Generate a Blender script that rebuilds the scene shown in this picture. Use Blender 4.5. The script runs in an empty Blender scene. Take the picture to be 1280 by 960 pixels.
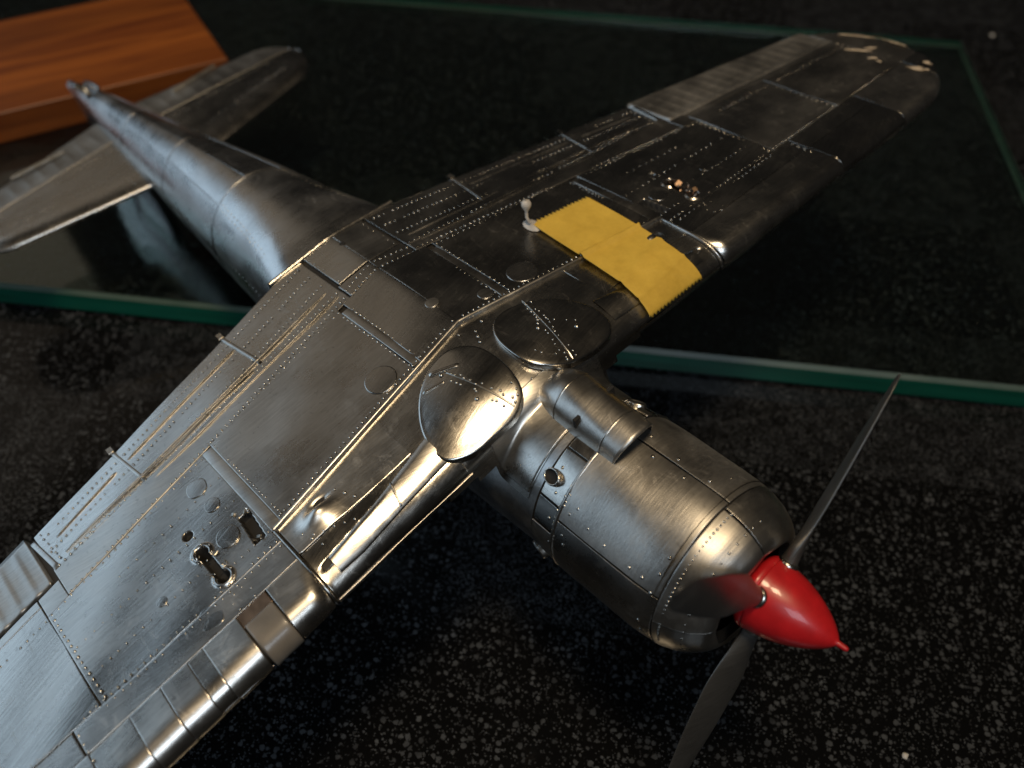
import bpy, math, random
import numpy as np
from mathutils import Matrix, Vector

# ------------------------------------------------------------------ frame of reference
# The aircraft is described in full-size metres (x to the nose, y along the span, z out of the belly)
# and built at 1:48.  The table is z = 0 in world space.
S = 1/48.0
E1 = np.array([0.7639773, 0.62514389, -0.15979304])
E2 = np.array([-0.63828972, 0.76846182, -0.04530639])
NN = np.array([0.09447184, 0.1366073, 0.9861103])
GLASS_T = 0.26
GLASS_TOP = -2.0
H0 = GLASS_TOP-GLASS_T
A2W = np.stack([E1, E2, NN])
def w(p):
    q = A2W@np.asarray(p, float); q[2] -= H0
    return Vector(q*S)
M_AIR = Matrix([[*A2W[0], 0], [*A2W[1], 0], [*A2W[2], -H0*S], [0, 0, 0, 1]])

sc = bpy.context.scene
col = sc.collection
random.seed(7)
rng = np.random.default_rng(7)

# ------------------------------------------------------------------ camera
CAM = np.array([2.39985826, -1.81239799, 3.58303931])
RC = np.array([[0.68338941, 0.71574809, -0.14381787], [0.49366857, -0.59818727, -0.63123952], [-0.5378385, 0.36038404, -0.76213718]])
cam = bpy.data.cameras.new('camera'); camo = bpy.data.objects.new('camera', cam); col.objects.link(camo)
cx, cy, cz = A2W@RC[0], A2W@RC[1], A2W@RC[2]
cl = w(CAM)
camo.matrix_world = Matrix([[cx[0], -cy[0], -cz[0], cl[0]], [cx[1], -cy[1], -cz[1], cl[1]], [cx[2], -cy[2], -cz[2], cl[2]], [0, 0, 0, 1]])
cam.sensor_width = 36; cam.lens = 36*1082.67/1280
cam.clip_start = .002; cam.clip_end = 50
cam.dof.use_dof = True
cam.dof.focus_distance = 4.8*S
cam.dof.aperture_fstop = 22
sc.camera = camo

# ------------------------------------------------------------------ world and lamps
wd = bpy.data.worlds.new('World'); sc.world = wd; wd.use_nodes = True
bg = wd.node_tree.nodes['Background']
bg.inputs[0].default_value = (1.0, .93, .84, 1); bg.inputs[1].default_value = .013

def area(name, direction, dist, sx, sy, radiance, color, target=(-.6, 0, -.2)):
    """rectangular lamp seen from the model in the given aircraft-frame direction"""
    d = np.array(direction, float); d /= np.linalg.norm(d)
    l = bpy.data.lights.new(name, 'AREA'); o = bpy.data.objects.new(name, l); col.objects.link(o)
    l.shape = 'RECTANGLE'; l.size = sx; l.size_y = sy
    l.energy = radiance*math.pi*sx*sy; l.color = color
    o.location = w(np.array(target)+d*dist/S)
    o.rotation_euler = (w(target)-o.location).to_track_quat('-Z', 'Y').to_euler()
    return o
area('warm_lamp', (.19, .03, .96), .55, .10, .10, 56, (1, .76, .47))
area('window', (-.72, -.54, .455), 1.3, 1.25, .78, 1.35, (.60, .80, 1))
area('window_pane', (.60, -.32, .74), 1.2, .42, .36, 6.5, (.76, .88, 1))
area('wall_bounce_fill', (-.83, .05, .57), 1.4, .46, .80, .22, (1, .83, .63))  # fill lamp added in place of warm bounce off an unseen wall

sc.view_settings.view_transform = 'Standard'; sc.view_settings.look = 'None'
sc.view_settings.exposure = 0; sc.view_settings.gamma = 1
sc.render.engine = 'CYCLES'
sc.cycles.use_denoising = True
sc.cycles.max_bounces = 10; sc.cycles.transmission_bounces = 8
sc.cycles.sample_clamp_indirect = 6

# ------------------------------------------------------------------ materials
def nt(name):
    m = bpy.data.materials.new(name); m.use_nodes = True
    t = m.node_tree; b = t.nodes['Principled BSDF']
    return m, t, b
def N(t, typ, **kw):
    n = t.nodes.new(typ)
    for k, v in kw.items():
        if k.startswith('i_'): n.inputs[k[2:].replace('_', ' ')].default_value = v
        else: setattr(n, k, v)
    return n
def coords(t, scale, rot=(0, 0, 0)):
    tc = N(t, 'ShaderNodeTexCoord'); mp = N(t, 'ShaderNodeMapping')
    mp.inputs['Scale'].default_value = scale; mp.inputs['Rotation'].default_value = rot
    t.links.new(tc.outputs['Object'], mp.inputs[0]); return mp.outputs[0]
def ramp(t, src, p0, p1, c0, c1):
    r = N(t, 'ShaderNodeValToRGB'); e = r.color_ramp.elements
    e[0].position = p0; e[1].position = p1; e[0].color = c0; e[1].color = c1
    t.links.new(src, r.inputs[0]); return r.outputs[0]
def g(v): return (v, v, v, 1)

def metal(name, base=(.68, .665, .64), r0=.22, r1=.42, brush=(0, 0, 0), bump=.10, stain=.5, streak=1.0, swirl=False):
    m, t, b = nt(name); L = t.links
    b.inputs['Metallic'].default_value = 1
    # brushed streaks: fine across, long along y
    oi = N(t, 'ShaderNodeObjectInfo')
    tc0 = N(t, 'ShaderNodeTexCoord'); ang = N(t, 'ShaderNodeMath', operation='MULTIPLY_ADD'); L.new(oi.outputs['Random'], ang.inputs[0]); ang.inputs[1].default_value = .7; ang.inputs[2].default_value = -.35+brush[2]
    vr0 = N(t, 'ShaderNodeVectorRotate', rotation_type='Z_AXIS'); L.new(tc0.outputs['Object'], vr0.inputs['Vector']); L.new(ang.outputs[0], vr0.inputs['Angle'])
    mp0 = N(t, 'ShaderNodeMapping'); mp0.inputs['Scale'].default_value = (48*90, 48*3.0, 48*60); L.new(vr0.outputs[0], mp0.inputs[0]); c = mp0.outputs[0]
    n1 = N(t, 'ShaderNodeTexNoise', i_Scale=1, i_Detail=4, i_Roughness=.65); L.new(c, n1.inputs['Vector'])
    if swirl:                       # hand-rubbed: several families of fine scratches
        parts = []
        for rt in ((.3, .2, .9), (-.4, .3, -.5), (.1, -.5, 1.7)):
            cc = coords(t, (48*75, 48*2.6, 48*30), rt)
            wv = N(t, 'ShaderNodeTexNoise', i_Scale=48*1.6, i_Detail=1); tcx = N(t, 'ShaderNodeTexCoord'); L.new(tcx.outputs['Object'], wv.inputs['Vector'])
            am = N(t, 'ShaderNodeMixRGB', blend_type='ADD'); am.inputs[0].default_value = 6.0; am.use_clamp = False; L.new(cc, am.inputs[1]); L.new(wv.outputs['Color'], am.inputs[2])
            nn = N(t, 'ShaderNodeTexNoise', i_Scale=1, i_Detail=3, i_Roughness=.6); L.new(am.outputs[0], nn.inputs['Vector']); parts.append(nn)
        mxa = N(t, 'ShaderNodeMath', operation='MAXIMUM'); L.new(parts[0].outputs[0], mxa.inputs[0]); L.new(parts[1].outputs[0], mxa.inputs[1])
        n1 = N(t, 'ShaderNodeMath', operation='MAXIMUM'); L.new(mxa.outputs[0], n1.inputs[0]); L.new(parts[2].outputs[0], n1.inputs[1])
    c2 = coords(t, (48*2.6, 48*2.0, 48*2.6))
    n2 = N(t, 'ShaderNodeTexNoise', i_Scale=1, i_Detail=5, i_Roughness=.6); L.new(c2, n2.inputs['Vector'])
    c3 = coords(t, (48*34,)*3)
    n3 = N(t, 'ShaderNodeTexNoise', i_Scale=1, i_Detail=3, i_Roughness=.6); L.new(c3, n3.inputs['Vector'])
    # colour: slight tarnish clouds + specks
    dark = tuple(x*.84 for x in base)
    c1 = ramp(t, n2.outputs[0], .36, .66, (*dark, 1), (*base, 1))
    sp = ramp(t, n3.outputs[0], .62, .74, g(1), g(1-.55*stain))
    mx = N(t, 'ShaderNodeMixRGB', blend_type='MULTIPLY'); mx.inputs[0].default_value = 1
    L.new(c1, mx.inputs[1]); L.new(sp, mx.inputs[2])
    st = ramp(t, n1.outputs[0], .3, .7, g(1-.22*streak), g(1))
    mx2 = N(t, 'ShaderNodeMixRGB', blend_type='MULTIPLY'); mx2.inputs[0].default_value = 1
    L.new(mx.outputs[0], mx2.inputs[1]); L.new(st, mx2.inputs[2]); 
    vr = ramp(t, oi.outputs['Random'], 0, 1, (.80, .79, .77, 1), (1.03, 1.02, 1.0, 1))
    mx3 = N(t, 'ShaderNodeMixRGB', blend_type='MULTIPLY'); mx3.inputs[0].default_value = 1; L.new(mx2.outputs[0], mx3.inputs[1]); L.new(vr, mx3.inputs[2]); L.new(mx3.outputs[0], b.inputs['Base Color'])
    # roughness
    a = N(t, 'ShaderNodeMath', operation='MULTIPLY_ADD'); L.new(n1.outputs[0], a.inputs[0]); a.inputs[1].default_value = .16*streak; L.new(n2.outputs[0], a.inputs[2])
    mr = N(t, 'ShaderNodeMapRange'); L.new(a.outputs[0], mr.inputs[0])
    mr.inputs[1].default_value = .40; mr.inputs[2].default_value = .74; mr.inputs[3].default_value = r0; mr.inputs[4].default_value = r1
    rv = N(t, 'ShaderNodeMath', operation='MULTIPLY_ADD'); L.new(oi.outputs['Random'], rv.inputs[0]); rv.inputs[1].default_value = .10; L.new(mr.outputs[0], rv.inputs[2])
    # thumb smears: broken arcs of duller metal
    sm = N(t, 'ShaderNodeTexNoise', i_Scale=1, i_Detail=6, i_Roughness=.75, i_Distortion=1.5); L.new(coords(t, (48*6, 48*9, 48*6), (0, 0, .5)), sm.inputs['Vector'])
    smr = N(t, 'ShaderNodeMapRange'); L.new(sm.outputs[0], smr.inputs[0]); smr.inputs[1].default_value = .56; smr.inputs[2].default_value = .70; smr.inputs[3].default_value = 0; smr.inputs[4].default_value = .10
    ra = N(t, 'ShaderNodeMath', operation='ADD'); L.new(rv.outputs[0], ra.inputs[0]); L.new(smr.outputs[0], ra.inputs[1]); L.new(ra.outputs[0], b.inputs['Roughness'])
    # relief
    ad = N(t, 'ShaderNodeMath', operation='MULTIPLY_ADD'); L.new(n2.outputs[0], ad.inputs[0]); ad.inputs[1].default_value = 1.0; L.new(n1.outputs[0], ad.inputs[2])
    bp = N(t, 'ShaderNodeBump'); bp.inputs['Strength'].default_value = bump; bp.inputs['Distance'].default_value = .00012
    L.new(ad.outputs[0], bp.inputs['Height']); L.new(bp.outputs[0], b.inputs['Normal'])
    return m

def plain(name, color, rough=.5, metallic=0., spec=.5, coat=0., nscale=0, namp=.25, bump=0):
    m, t, b = nt(name); L = t.links
    b.inputs['Roughness'].default_value = rough; b.inputs['Metallic'].default_value = metallic
    b.inputs['Specular IOR Level'].default_value = spec; b.inputs['Coat Weight'].default_value = coat; b.inputs['Coat Roughness'].default_value = .06
    n = N(t, 'ShaderNodeTexNoise', i_Scale=1, i_Detail=5); L.new(coords(t, (nscale or 500,)*3), n.inputs['Vector'])
    c = ramp(t, n.outputs[0], .3, .7, (*[x*(1-namp) for x in color], 1), (*color, 1)); L.new(c, b.inputs['Base Color'])
    if bump:
        bp = N(t, 'ShaderNodeBump'); bp.inputs['Strength'].default_value = bump; bp.inputs['Distance'].default_value = .0002
        L.new(n.outputs[0], bp.inputs['Height']); L.new(bp.outputs[0], b.inputs['Normal'])
    return m

M_SKIN = metal('aluminium_skin', r0=.15, r1=.27)
M_SKIN2 = metal('aluminium_skin_dull', base=(.63, .61, .58), r0=.18, r1=.31)
M_SHINE = metal('aluminium_polished', base=(.72, .70, .665), r0=.15, r1=.29, bump=.08, stain=.4)
M_COWL = metal('aluminium_swirled', base=(.68, .66, .63), r0=.26, r1=.42, swirl=True, bump=.20, stain=.4)
M_FUS = metal('aluminium_fuselage', base=(.70, .70, .70), r0=.16, r1=.34, bump=.10)
M_FABRIC = metal('aluminium_ribbed', base=(.56, .545, .52), r0=.30, r1=.46, stain=.3)
M_RIVET = metal('rivet_metal', base=(.66, .64, .60), r0=.18, r1=.3, bump=0, stain=0, streak=0)
M_CORE = plain('dark_joint', (.045, .040, .034), .6, .6)
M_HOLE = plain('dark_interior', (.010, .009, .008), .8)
M_PROP = metal('propeller_metal', base=(.30, .297, .29), r0=.22, r1=.34, bump=.05, stain=.3, brush=(0, 0, .6))
M_PROP.node_tree.nodes['Principled BSDF'].inputs['Metallic'].default_value = .82
M_RED = plain('red_enamel', (.50, .012, .016), .36, 0, .5, .30, 700, .22, .12)
M_BRASS = plain('brass_residue', (.42, .28, .19), .35, 1, .5, 0, 900, .5)
M_PLASTIC = plain('clouded_plastic', (.21, .19, .165), .32, 0, .5, .2, 300, .35)
M_FILLER = plain('cream_filler', (.62, .50, .36), .8, 0, .3, 0, 900, .45, .3)
M_GLUE = plain('white_glue', (.55, .52, .48), .45, 0, .5, 0, 900, .3)

def tape_mat():
    m, t, b = nt('yellow_masking_tape'); L = t.links
    n = N(t, 'ShaderNodeTexNoise', i_Scale=1, i_Detail=6, i_Roughness=.7); L.new(coords(t, (48*5,)*3), n.inputs['Vector'])
    n2 = N(t, 'ShaderNodeTexNoise', i_Scale=1, i_Detail=4); L.new(coords(t, (48*110, 48*40, 48*60)), n2.inputs['Vector'])
    c = ramp(t, n.outputs[0], .3, .72, (.52, .33, .045, 1), (.70, .46, .070, 1)); L.new(c, b.inputs['Base Color'])
    b.inputs['Roughness'].default_value = .62; b.inputs['Specular IOR Level'].default_value = .3
    bp = N(t, 'ShaderNodeBump'); bp.inputs['Strength'].default_value = .22; bp.inputs['Distance'].default_value = .00008
    L.new(n2.outputs[0], bp.inputs['Height']); L.new(bp.outputs[0], b.inputs['Normal'])
    return m
M_TAPE = tape_mat()

def counter_mat():
    m, t, b = nt('speckled_black_laminate'); L = t.links
    tc = N(t, 'ShaderNodeTexCoord')
    # printed squares of coarse and fine speckle, 34 mm apart
    mp = N(t, 'ShaderNodeMapping'); mp.inputs['Scale'].default_value = (1/.034, 1/.034, 1); mp.inputs['Location'].default_value = (.37, .18, 0)
    L.new(tc.outputs['Object'], mp.inputs[0])
    fl = N(t, 'ShaderNodeVectorMath', operation='FLOOR'); L.new(mp.outputs[0], fl.inputs[0])
    sx = N(t, 'ShaderNodeSeparateXYZ'); L.new(fl.outputs[0], sx.inputs[0])
    cb = N(t, 'ShaderNodeCombineXYZ'); L.new(sx.outputs[0], cb.inputs[0]); L.new(sx.outputs[1], cb.inputs[1])
    wn = N(t, 'ShaderNodeTexWhiteNoise', noise_dimensions='3D'); L.new(cb.outputs[0], wn.inputs['Vector'])
    fine = N(t, 'ShaderNodeMath', operation='GREATER_THAN'); L.new(wn.outputs['Value'], fine.inputs[0]); fine.inputs[1].default_value = .60
    warp = N(t, 'ShaderNodeTexNoise', i_Scale=1500, i_Detail=5, i_Roughness=.7); L.new(tc.outputs['Object'], warp.inputs['Vector'])
    wm = N(t, 'ShaderNodeMixRGB', blend_type='ADD'); wm.inputs[0].default_value = .0009
    L.new(tc.outputs['Object'], wm.inputs[1]); L.new(warp.outputs['Color'], wm.inputs[2])
    def speck(scale, rad, keep):
        v = N(t, 'ShaderNodeTexVoronoi', voronoi_dimensions='2D', i_Scale=scale); L.new(wm.outputs[0], v.inputs['Vector'])
        s = N(t, 'ShaderNodeSeparateColor'); L.new(v.outputs['Color'], s.inputs[0])
        r = N(t, 'ShaderNodeMath', operation='MULTIPLY'); L.new(s.outputs[0], r.inputs[0]); r.inputs[1].default_value = rad
        d = N(t, 'ShaderNodeMath', operation='SUBTRACT'); L.new(r.outputs[0], d.inputs[0]); L.new(v.outputs['Distance'], d.inputs[1])
        e = ramp(t, d.outputs[0], 0, .10, g(0), g(1))
        k = N(t, 'ShaderNodeMath', operation='LESS_THAN'); L.new(s.outputs[1], k.inputs[0]); k.inputs[1].default_value = keep
        mu = N(t, 'ShaderNodeMath', operation='MULTIPLY'); L.new(e, mu.inputs[0]); L.new(k.outputs[0], mu.inputs[1])
        return mu.outputs[0]
    big = N(t, 'ShaderNodeMath', operation='MAXIMUM'); L.new(speck(1050, .50, .50), big.inputs[0]); L.new(speck(2700, .5, .45), big.inputs[1])
    sm = N(t, 'ShaderNodeMath', operation='MAXIMUM'); L.new(speck(3000, .62, .62), sm.inputs[0]); L.new(speck(5200, .6, .5), sm.inputs[1])
    ms = N(t, 'ShaderNodeMixRGB'); L.new(fine.outputs[0], ms.inputs[0]); L.new(big.outputs[0], ms.inputs[1]); L.new(sm.outputs[0], ms.inputs[2])
    tone = N(t, 'ShaderNodeTexNoise', i_Scale=260, i_Detail=3); L.new(tc.outputs['Object'], tone.inputs['Vector'])
    sc_ = ramp(t, tone.outputs[0], .3, .75, (.017, .018, .020, 1), (.068, .073, .080, 1))
    mc = N(t, 'ShaderNodeMixRGB'); L.new(ms.outputs[0], mc.inputs[0]); mc.inputs[1].default_value = (.0035, .0035, .0036, 1); L.new(sc_, mc.inputs[2])
    L.new(mc.outputs[0], b.inputs['Base Color'])
    b.inputs['Roughness'].default_value = .12; b.inputs['Specular IOR Level'].default_value = .22
    return m
def wood_mat():
    m, t, b = nt('orange_varnished_wood'); L = t.links
    c = coords(t, (26, 300, 300)); n = N(t, 'ShaderNodeTexNoise', i_Scale=1, i_Detail=6, i_Roughness=.6, i_Distortion=.6); L.new(c, n.inputs['Vector'])
    c2 = coords(t, (9, 60, 60)); n2 = N(t, 'ShaderNodeTexNoise', i_Scale=1, i_Detail=3); L.new(c2, n2.inputs['Vector'])
    a = ramp(t, n.outputs[0], .32, .68, (.13, .030, .006, 1), (.31, .088, .014, 1)); d = ramp(t, n2.outputs[0], .35, .65, g(.7), g(1))
    mx = N(t, 'ShaderNodeMixRGB', blend_type='MULTIPLY'); mx.inputs[0].default_value = 1; L.new(a, mx.inputs[1]); L.new(d, mx.inputs[2]); L.new(mx.outputs[0], b.inputs['Base Color'])
    b.inputs['Roughness'].default_value = .42; b.inputs['Specular IOR Level'].default_value = .35
    bp = N(t, 'ShaderNodeBump'); bp.inputs['Strength'].default_value = .1; bp.inputs['Distance'].default_value = .0003; L.new(n.outputs[0], bp.inputs['Height']); L.new(bp.outputs[0], b.inputs['Normal'])
    return m
def glass_mat():
    m, t, b = nt('green_float_glass'); L = t.links
    b.inputs['Base Color'].default_value = (.97, 1, .985, 1); b.inputs['Transmission Weight'].default_value = 1; b.inputs['IOR'].default_value = 1.5
    n = N(t, 'ShaderNodeTexNoise', i_Scale=60, i_Detail=4); L.new(coords(t, (1, 1, 1)), n.inputs['Vector'])
    mr = N(t, 'ShaderNodeMapRange'); L.new(n.outputs[0], mr.inputs[0]); mr.inputs[3].default_value = .0; mr.inputs[4].default_value = .05; L.new(mr.outputs[0], b.inputs['Roughness'])
    va = N(t, 'ShaderNodeVolumeAbsorption'); va.inputs['Color'].default_value = (.10, .75, .48, 1); va.inputs['Density'].default_value = 22
    L.new(va.outputs[0], t.nodes['Material Output'].inputs['Volume'])
    return m
def ground_edge_mat():
    m, t, b = nt('ground_glass_edge'); L = t.links
    n = N(t, 'ShaderNodeTexNoise', i_Scale=1, i_Detail=4); L.new(coords(t, (120, 400, 400)), n.inputs['Vector'])
    c = ramp(t, n.outputs[0], .3, .7, (.035, .075, .05, 1), (.085, .125, .095, 1)); L.new(c, b.inputs['Base Color'])
    b.inputs['Roughness'].default_value = .45; b.inputs['Transmission Weight'].default_value = .25
    return m
M_COUNTER, M_WOOD, M_GLASS, M_GEDGE = counter_mat(), wood_mat(), glass_mat(), ground_edge_mat()
def edge_face_mat():
    m, t, b = nt('polished_green_glass_edge'); L = t.links
    n = N(t, 'ShaderNodeTexNoise', i_Scale=1, i_Detail=4); L.new(coords(t, (40, 200, 500)), n.inputs['Vector'])
    c = ramp(t, n.outputs[0], .3, .7, (.005, .075, .046, 1), (.010, .13, .085, 1)); L.new(c, b.inputs['Base Color'])
    b.inputs['Roughness'].default_value = .22; b.inputs['Transmission Weight'].default_value = .15
    return m
M_GFACE = edge_face_mat()

# ------------------------------------------------------------------ mesh helpers
def obj(name, verts, faces, mat, parent=None, smooth=True, air=True, kind=None, label=None, cat=None, group=None, matidx=None):
    v = np.asarray(verts, float)*S if air else np.asarray(verts, float)
    me = bpy.data.meshes.new(name)
    me.from_pydata(v.tolist(), [], [tuple(int(i) for i in f) for f in faces])
    mats = mat if isinstance(mat, (list, tuple)) else [mat]
    for mm in mats: me.materials.append(mm)
    if matidx is not None: me.polygons.foreach_set('material_index', np.asarray(matidx, np.int32))
    me.polygons.foreach_set('use_smooth', np.full(len(me.polygons), smooth))
    me.update()
    o = bpy.data.objects.new(name, me); col.objects.link(o)
    if parent is not None: o.parent = parent
    if kind: o['kind'] = kind
    if label: o['label'] = label
    if cat: o['category'] = cat
    if group: o['group'] = group
    return o
def gridfaces(nu, nv, closeu=False, closev=False, off=0):
    f = []
    for i in range(nu-(0 if closeu else 1)):
        for j in range(nv-(0 if closev else 1)):
            a, b_ = i, (i+1) % nu; c, d = j, (j+1) % nv
            f.append((off+a*nv+c, off+b_*nv+c, off+b_*nv+d, off+a*nv+d))
    return f
class MB:
    def __init__(s): s.v = []; s.f = []
    def add(s, v, f):
        o = len(s.v); s.v += [tuple(p) for p in v]; s.f += [tuple(i+o for i in q) for q in f]
    def box(s, c, ax, ay, az, bev=0):
        c, ax, ay, az = (np.asarray(q, float) for q in (c, ax, ay, az))
        pts = [c+i*ax+j*ay+k*az for i in (-1, 1) for j in (-1, 1) for k in (-1, 1)]
        s.add(pts, [(0, 1, 3, 2), (4, 6, 7, 5), (0, 4, 5, 1), (2, 3, 7, 6), (0, 2, 6, 4), (1, 5, 7, 3)])

# ------------------------------------------------------------------ wing geometry
TD = .1
def sstep(a, b, x):
    t = np.clip((x-a)/(b-a), 0, 1); return t*t*(3-2*t)
def tipk(y): return np.sqrt(np.clip(1-np.clip((y-3.8)/.79, 0, 1)**2.5, 0, 1))
def xle(y): return .03-.025*(1-sstep(1.50, 1.60, np.abs(y)))-.65*(1-tipk(np.abs(y)))
def xte(y):
    y = np.abs(y); return -2.12+.199*y+.6*(1-np.sqrt(np.clip(1-np.clip((y-4.25)/.34, 0, 1)**2, 0, 1)))
def kth(y): y = np.abs(y); return np.maximum(.35, 1-.11*y)*(.25+.75*tipk(y))
def inb(y): return 1-sstep(1.50, 1.60, np.abs(y))
def crease(y): return np.sqrt(y*y+.0016)-.04
def flatZ(x, y):
    c = xle(y)-xte(y); xm = xle(y)-.35*c
    return -TD*crease(y)-.056*kth(y)*np.clip((xm-x)/(c*.65+1e-6), 0, 1.3)**1.5
def wingZ(x, y):
    k = kth(y); a = (.15+.24*inb(y))*k; b = (.125+.035*inb(y))*k; u = (x-xle(y)+a)/a
    n = 1-np.sqrt(np.clip(1-np.clip(u, 0, 1)**2.3, 0, 1))
    return flatZ(x, y)-b*n-np.maximum(0, x-xle(y))*6
def surfZ(x, y):
    x = np.asarray(x, float); y = np.asarray(y, float)
    wz = wingZ(x, y); ay = np.abs(y)
    t = sstep(-.5, .12, x)
    circ = np.where(ay < .499, -.62+.5*np.sqrt(np.clip(1-(ay/.5)**2, 0, 1)), -.62-(ay-.499)*4)
    fl = -TD*crease(y)-np.maximum(0, ay-.5)*2.0*sstep(-.5, -.2, x)
    fair = fl*(1-t)+circ*t
    k = .10*t+1e-6
    h = np.maximum(k-np.abs(wz-fair), 0)/k
    return np.where(x < -.5, wz, np.maximum(wz, fair)+h*h*k/4)
def F_field(x, y): return np.stack([x, y, surfZ(x, y)], -1)
def F_wing(q, y):
    """surface of the wing proper; q = x on the flat part, then wraps round the leading edge"""
    q, y = np.broadcast_arrays(np.asarray(q, float), np.asarray(y, float))
    k = kth(y); a = np.minimum((.15+.24*inb(y))*k, .45*(xle(y)-xte(y))+1e-4); b = (.125+.035*inb(y))*k; qq = q-xle(y)
    th = np.clip((qq+a)/(a+(.09+.04*inb(y))*k), 0, 1.9)*math.pi/2
    nose = qq > -a
    x = np.where(nose, xle(y)-a+a*np.abs(np.sin(th))**(2/2.3), q)
    z = flatZ(np.minimum(x, 0), y)-np.where(nose, b*(1-np.cos(th)), 0)
    return np.stack([x, y, z], -1)
def normal(F, q, y, e=.004):
    a = F(q+e, y)-F(q-e, y); b = F(q, y+e)-F(q, y-e); n = np.cross(a, b)
    return n/np.maximum(np.linalg.norm(n, axis=-1, keepdims=True), 1e-9)
def wave(x, y, ph):
    return .0022*(np.sin(5.1*x+2.3*y+ph)+np.sin(-3.7*x+6.1*y+1.7*ph)+.6*np.sin(11*x+9*y+2.1*ph))

def panel(name, F, qa, qb, y0, y1, mat, parent, lift=.006, thick=.006, gap=.0013, nu=14, nv=24, bev=.0045, extra=None, warp=1., skew=None, label=None, midx=None):
    """one sheet of skin: q from qa(y) to qb(y), y from y0 to y1, with rounded rim and its own slight waviness"""
    fa = qa if callable(qa) else (lambda y: qa+0*y)
    fb = qb if callable(qb) else (lambda y: qb+0*y)
    ph = random.uniform(0, 6.28)
    def axis(L, n):
        e = min(bev/max(L, 1e-6), .3)
        s = np.concatenate([[0, 0, e*.35, e], np.linspace(e*1.6, 1-e*1.6, n), [1-e, 1-e*.35, 1, 1]])
        d = np.concatenate([[1, .35, .08, 0], np.zeros(n), [0, .08, .35, 1]])
        return s, d
    ym = (y0+y1)/2
    su, du = axis(abs(float(fb(np.array(ym))-fa(np.array(ym)))), nu)
    sv, dv = axis(abs(y1-y0), nv)
    sg = 1 if y1 > y0 else -1
    Y = (y0+sg*gap)+(y1-y0-2*sg*gap)*sv
    U, V = np.meshgrid(su, Y, indexing='ij')
    if skew is not None: V = V+skew*(U-.5)
    A = fa(V)+gap; B = fb(V)-gap
    Q = A+(B-A)*U
    D = np.maximum(du[:, None], dv[None, :])
    P = F(Q, V); n = normal(F, Q, V)
    h = lift+warp*wave(Q, V, ph)*(1-D)
    if extra is not None: h = h+extra(Q, V)
    P = P+n*(h-thick*D)[..., None]
    v = P.reshape(-1, 3); f = gridfaces(*U.shape)
    mi = None
    if midx is not None:
        Hc = midx(Q, V); nvv = U.shape[1]
        mi = [1 if max(Hc[i, j], Hc[i+1, j], Hc[i+1, j+1], Hc[i, j+1]) > .5 else 0 for i in range(U.shape[0]-1) for j in range(nvv-1)]
    return obj(name, v, f, mat, parent, label=label, matidx=mi)

# chord lines measured on the model (ay = distance from the centreline)
hingeX = lambda y: -1.57+.105*np.abs(y)
sparA = lambda y: -1.49+.16*np.abs(y)
wellX = lambda y: -.70+.145*np.abs(y)
ailX = lambda y: -1.22+.12*(np.abs(y)-2.5)
teX = lambda y: xte(y)
SPAR = -.40

# ------------------------------------------------------------------ countertop, glass, plaque
def world_box(name, c0, c1, mat, **kw):
    (x0, y0, z0), (x1, y1, z1) = c0, c1
    v = [(x, y, z) for x in (x0, x1) for y in (y0, y1) for z in (z0, z1)]
    return obj(name, np.array(v)*1.0, [(0, 1, 3, 2), (4, 6, 7, 5), (0, 4, 5, 1), (2, 3, 7, 6), (0, 2, 6, 4), (1, 5, 7, 3)], mat, smooth=False, **kw)
ctr = world_box('countertop', (-30, -20, -1.2), (30, 40, 0), M_COUNTER, kind='structure', label='black speckled countertop')

def bevel_slab(x0, x1, y0, y1, z0, z1, b):
    """slab with chamfered rim; returns verts, faces, material index (0 body, 1 chamfer, 2 side)"""
    lv = [(0, z0+b, 0), (0, z1-b, 0), (b, z1, 0), (b, z0, 0)]
    rings = []
    for ins, z, _ in [(b, z0, 0), (0, z0+b, 0), (0, z1-b, 0), (b, z1, 0)]:
        rings.append([(x0+ins, y0+ins, z), (x1-ins, y0+ins, z), (x1-ins, y1-ins, z), (x0+ins, y1-ins, z)])
    v = [p for r in rings for p in r]; f = []; mi = []
    for k in range(3):
        for j in range(4):
            f.append((k*4+j, k*4+(j+1) % 4, (k+1)*4+(j+1) % 4, (k+1)*4+j)); mi.append(2 if k == 1 else 1)
    f += [(3, 2, 1, 0), (12, 13, 14, 15)]; mi += [0, 0]
    return v, f, mi
v, f, mi = bevel_slab(-14, 4.83, 2.255, 8.52, .003, GLASS_T, .035)
obj('glass_sheet', v, f, [M_GLASS, M_GEDGE, M_GFACE], smooth=False, matidx=mi, label='clear glass sheet with green edges lying on the black countertop', cat='glass sheet')

# wooden plaque standing on the glass behind the tail
pu, pv = np.array([-.8, -.6, 0]), np.array([-.6, .8, 0]); pc = np.array([-4.20, 5.95, GLASS_T+.002])
v, f, mi = bevel_slab(0, 5.2, 0, 2.15, 0, .34, .010)
pl = obj('wooden_plaque', v, f, M_WOOD, smooth=False, label='orange brown varnished wooden plaque behind the tail', cat='plaque')
pl.matrix_world = Matrix([[pu[0], pv[0], 0, pc[0]*S], [pu[1], pv[1], 0, pc[1]*S], [0, 0, 1, pc[2]*S], [0, 0, 0, 1]])

# ------------------------------------------------------------------ the model airplane
plane = bpy.data.objects.new('model_airplane', None); col.objects.link(plane)
plane.matrix_world = M_AIR; plane.empty_display_size = .02
plane['label'] = 'bare metal scale model airplane lying belly up with a red spinner'
plane['category'] = 'model airplane'

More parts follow.
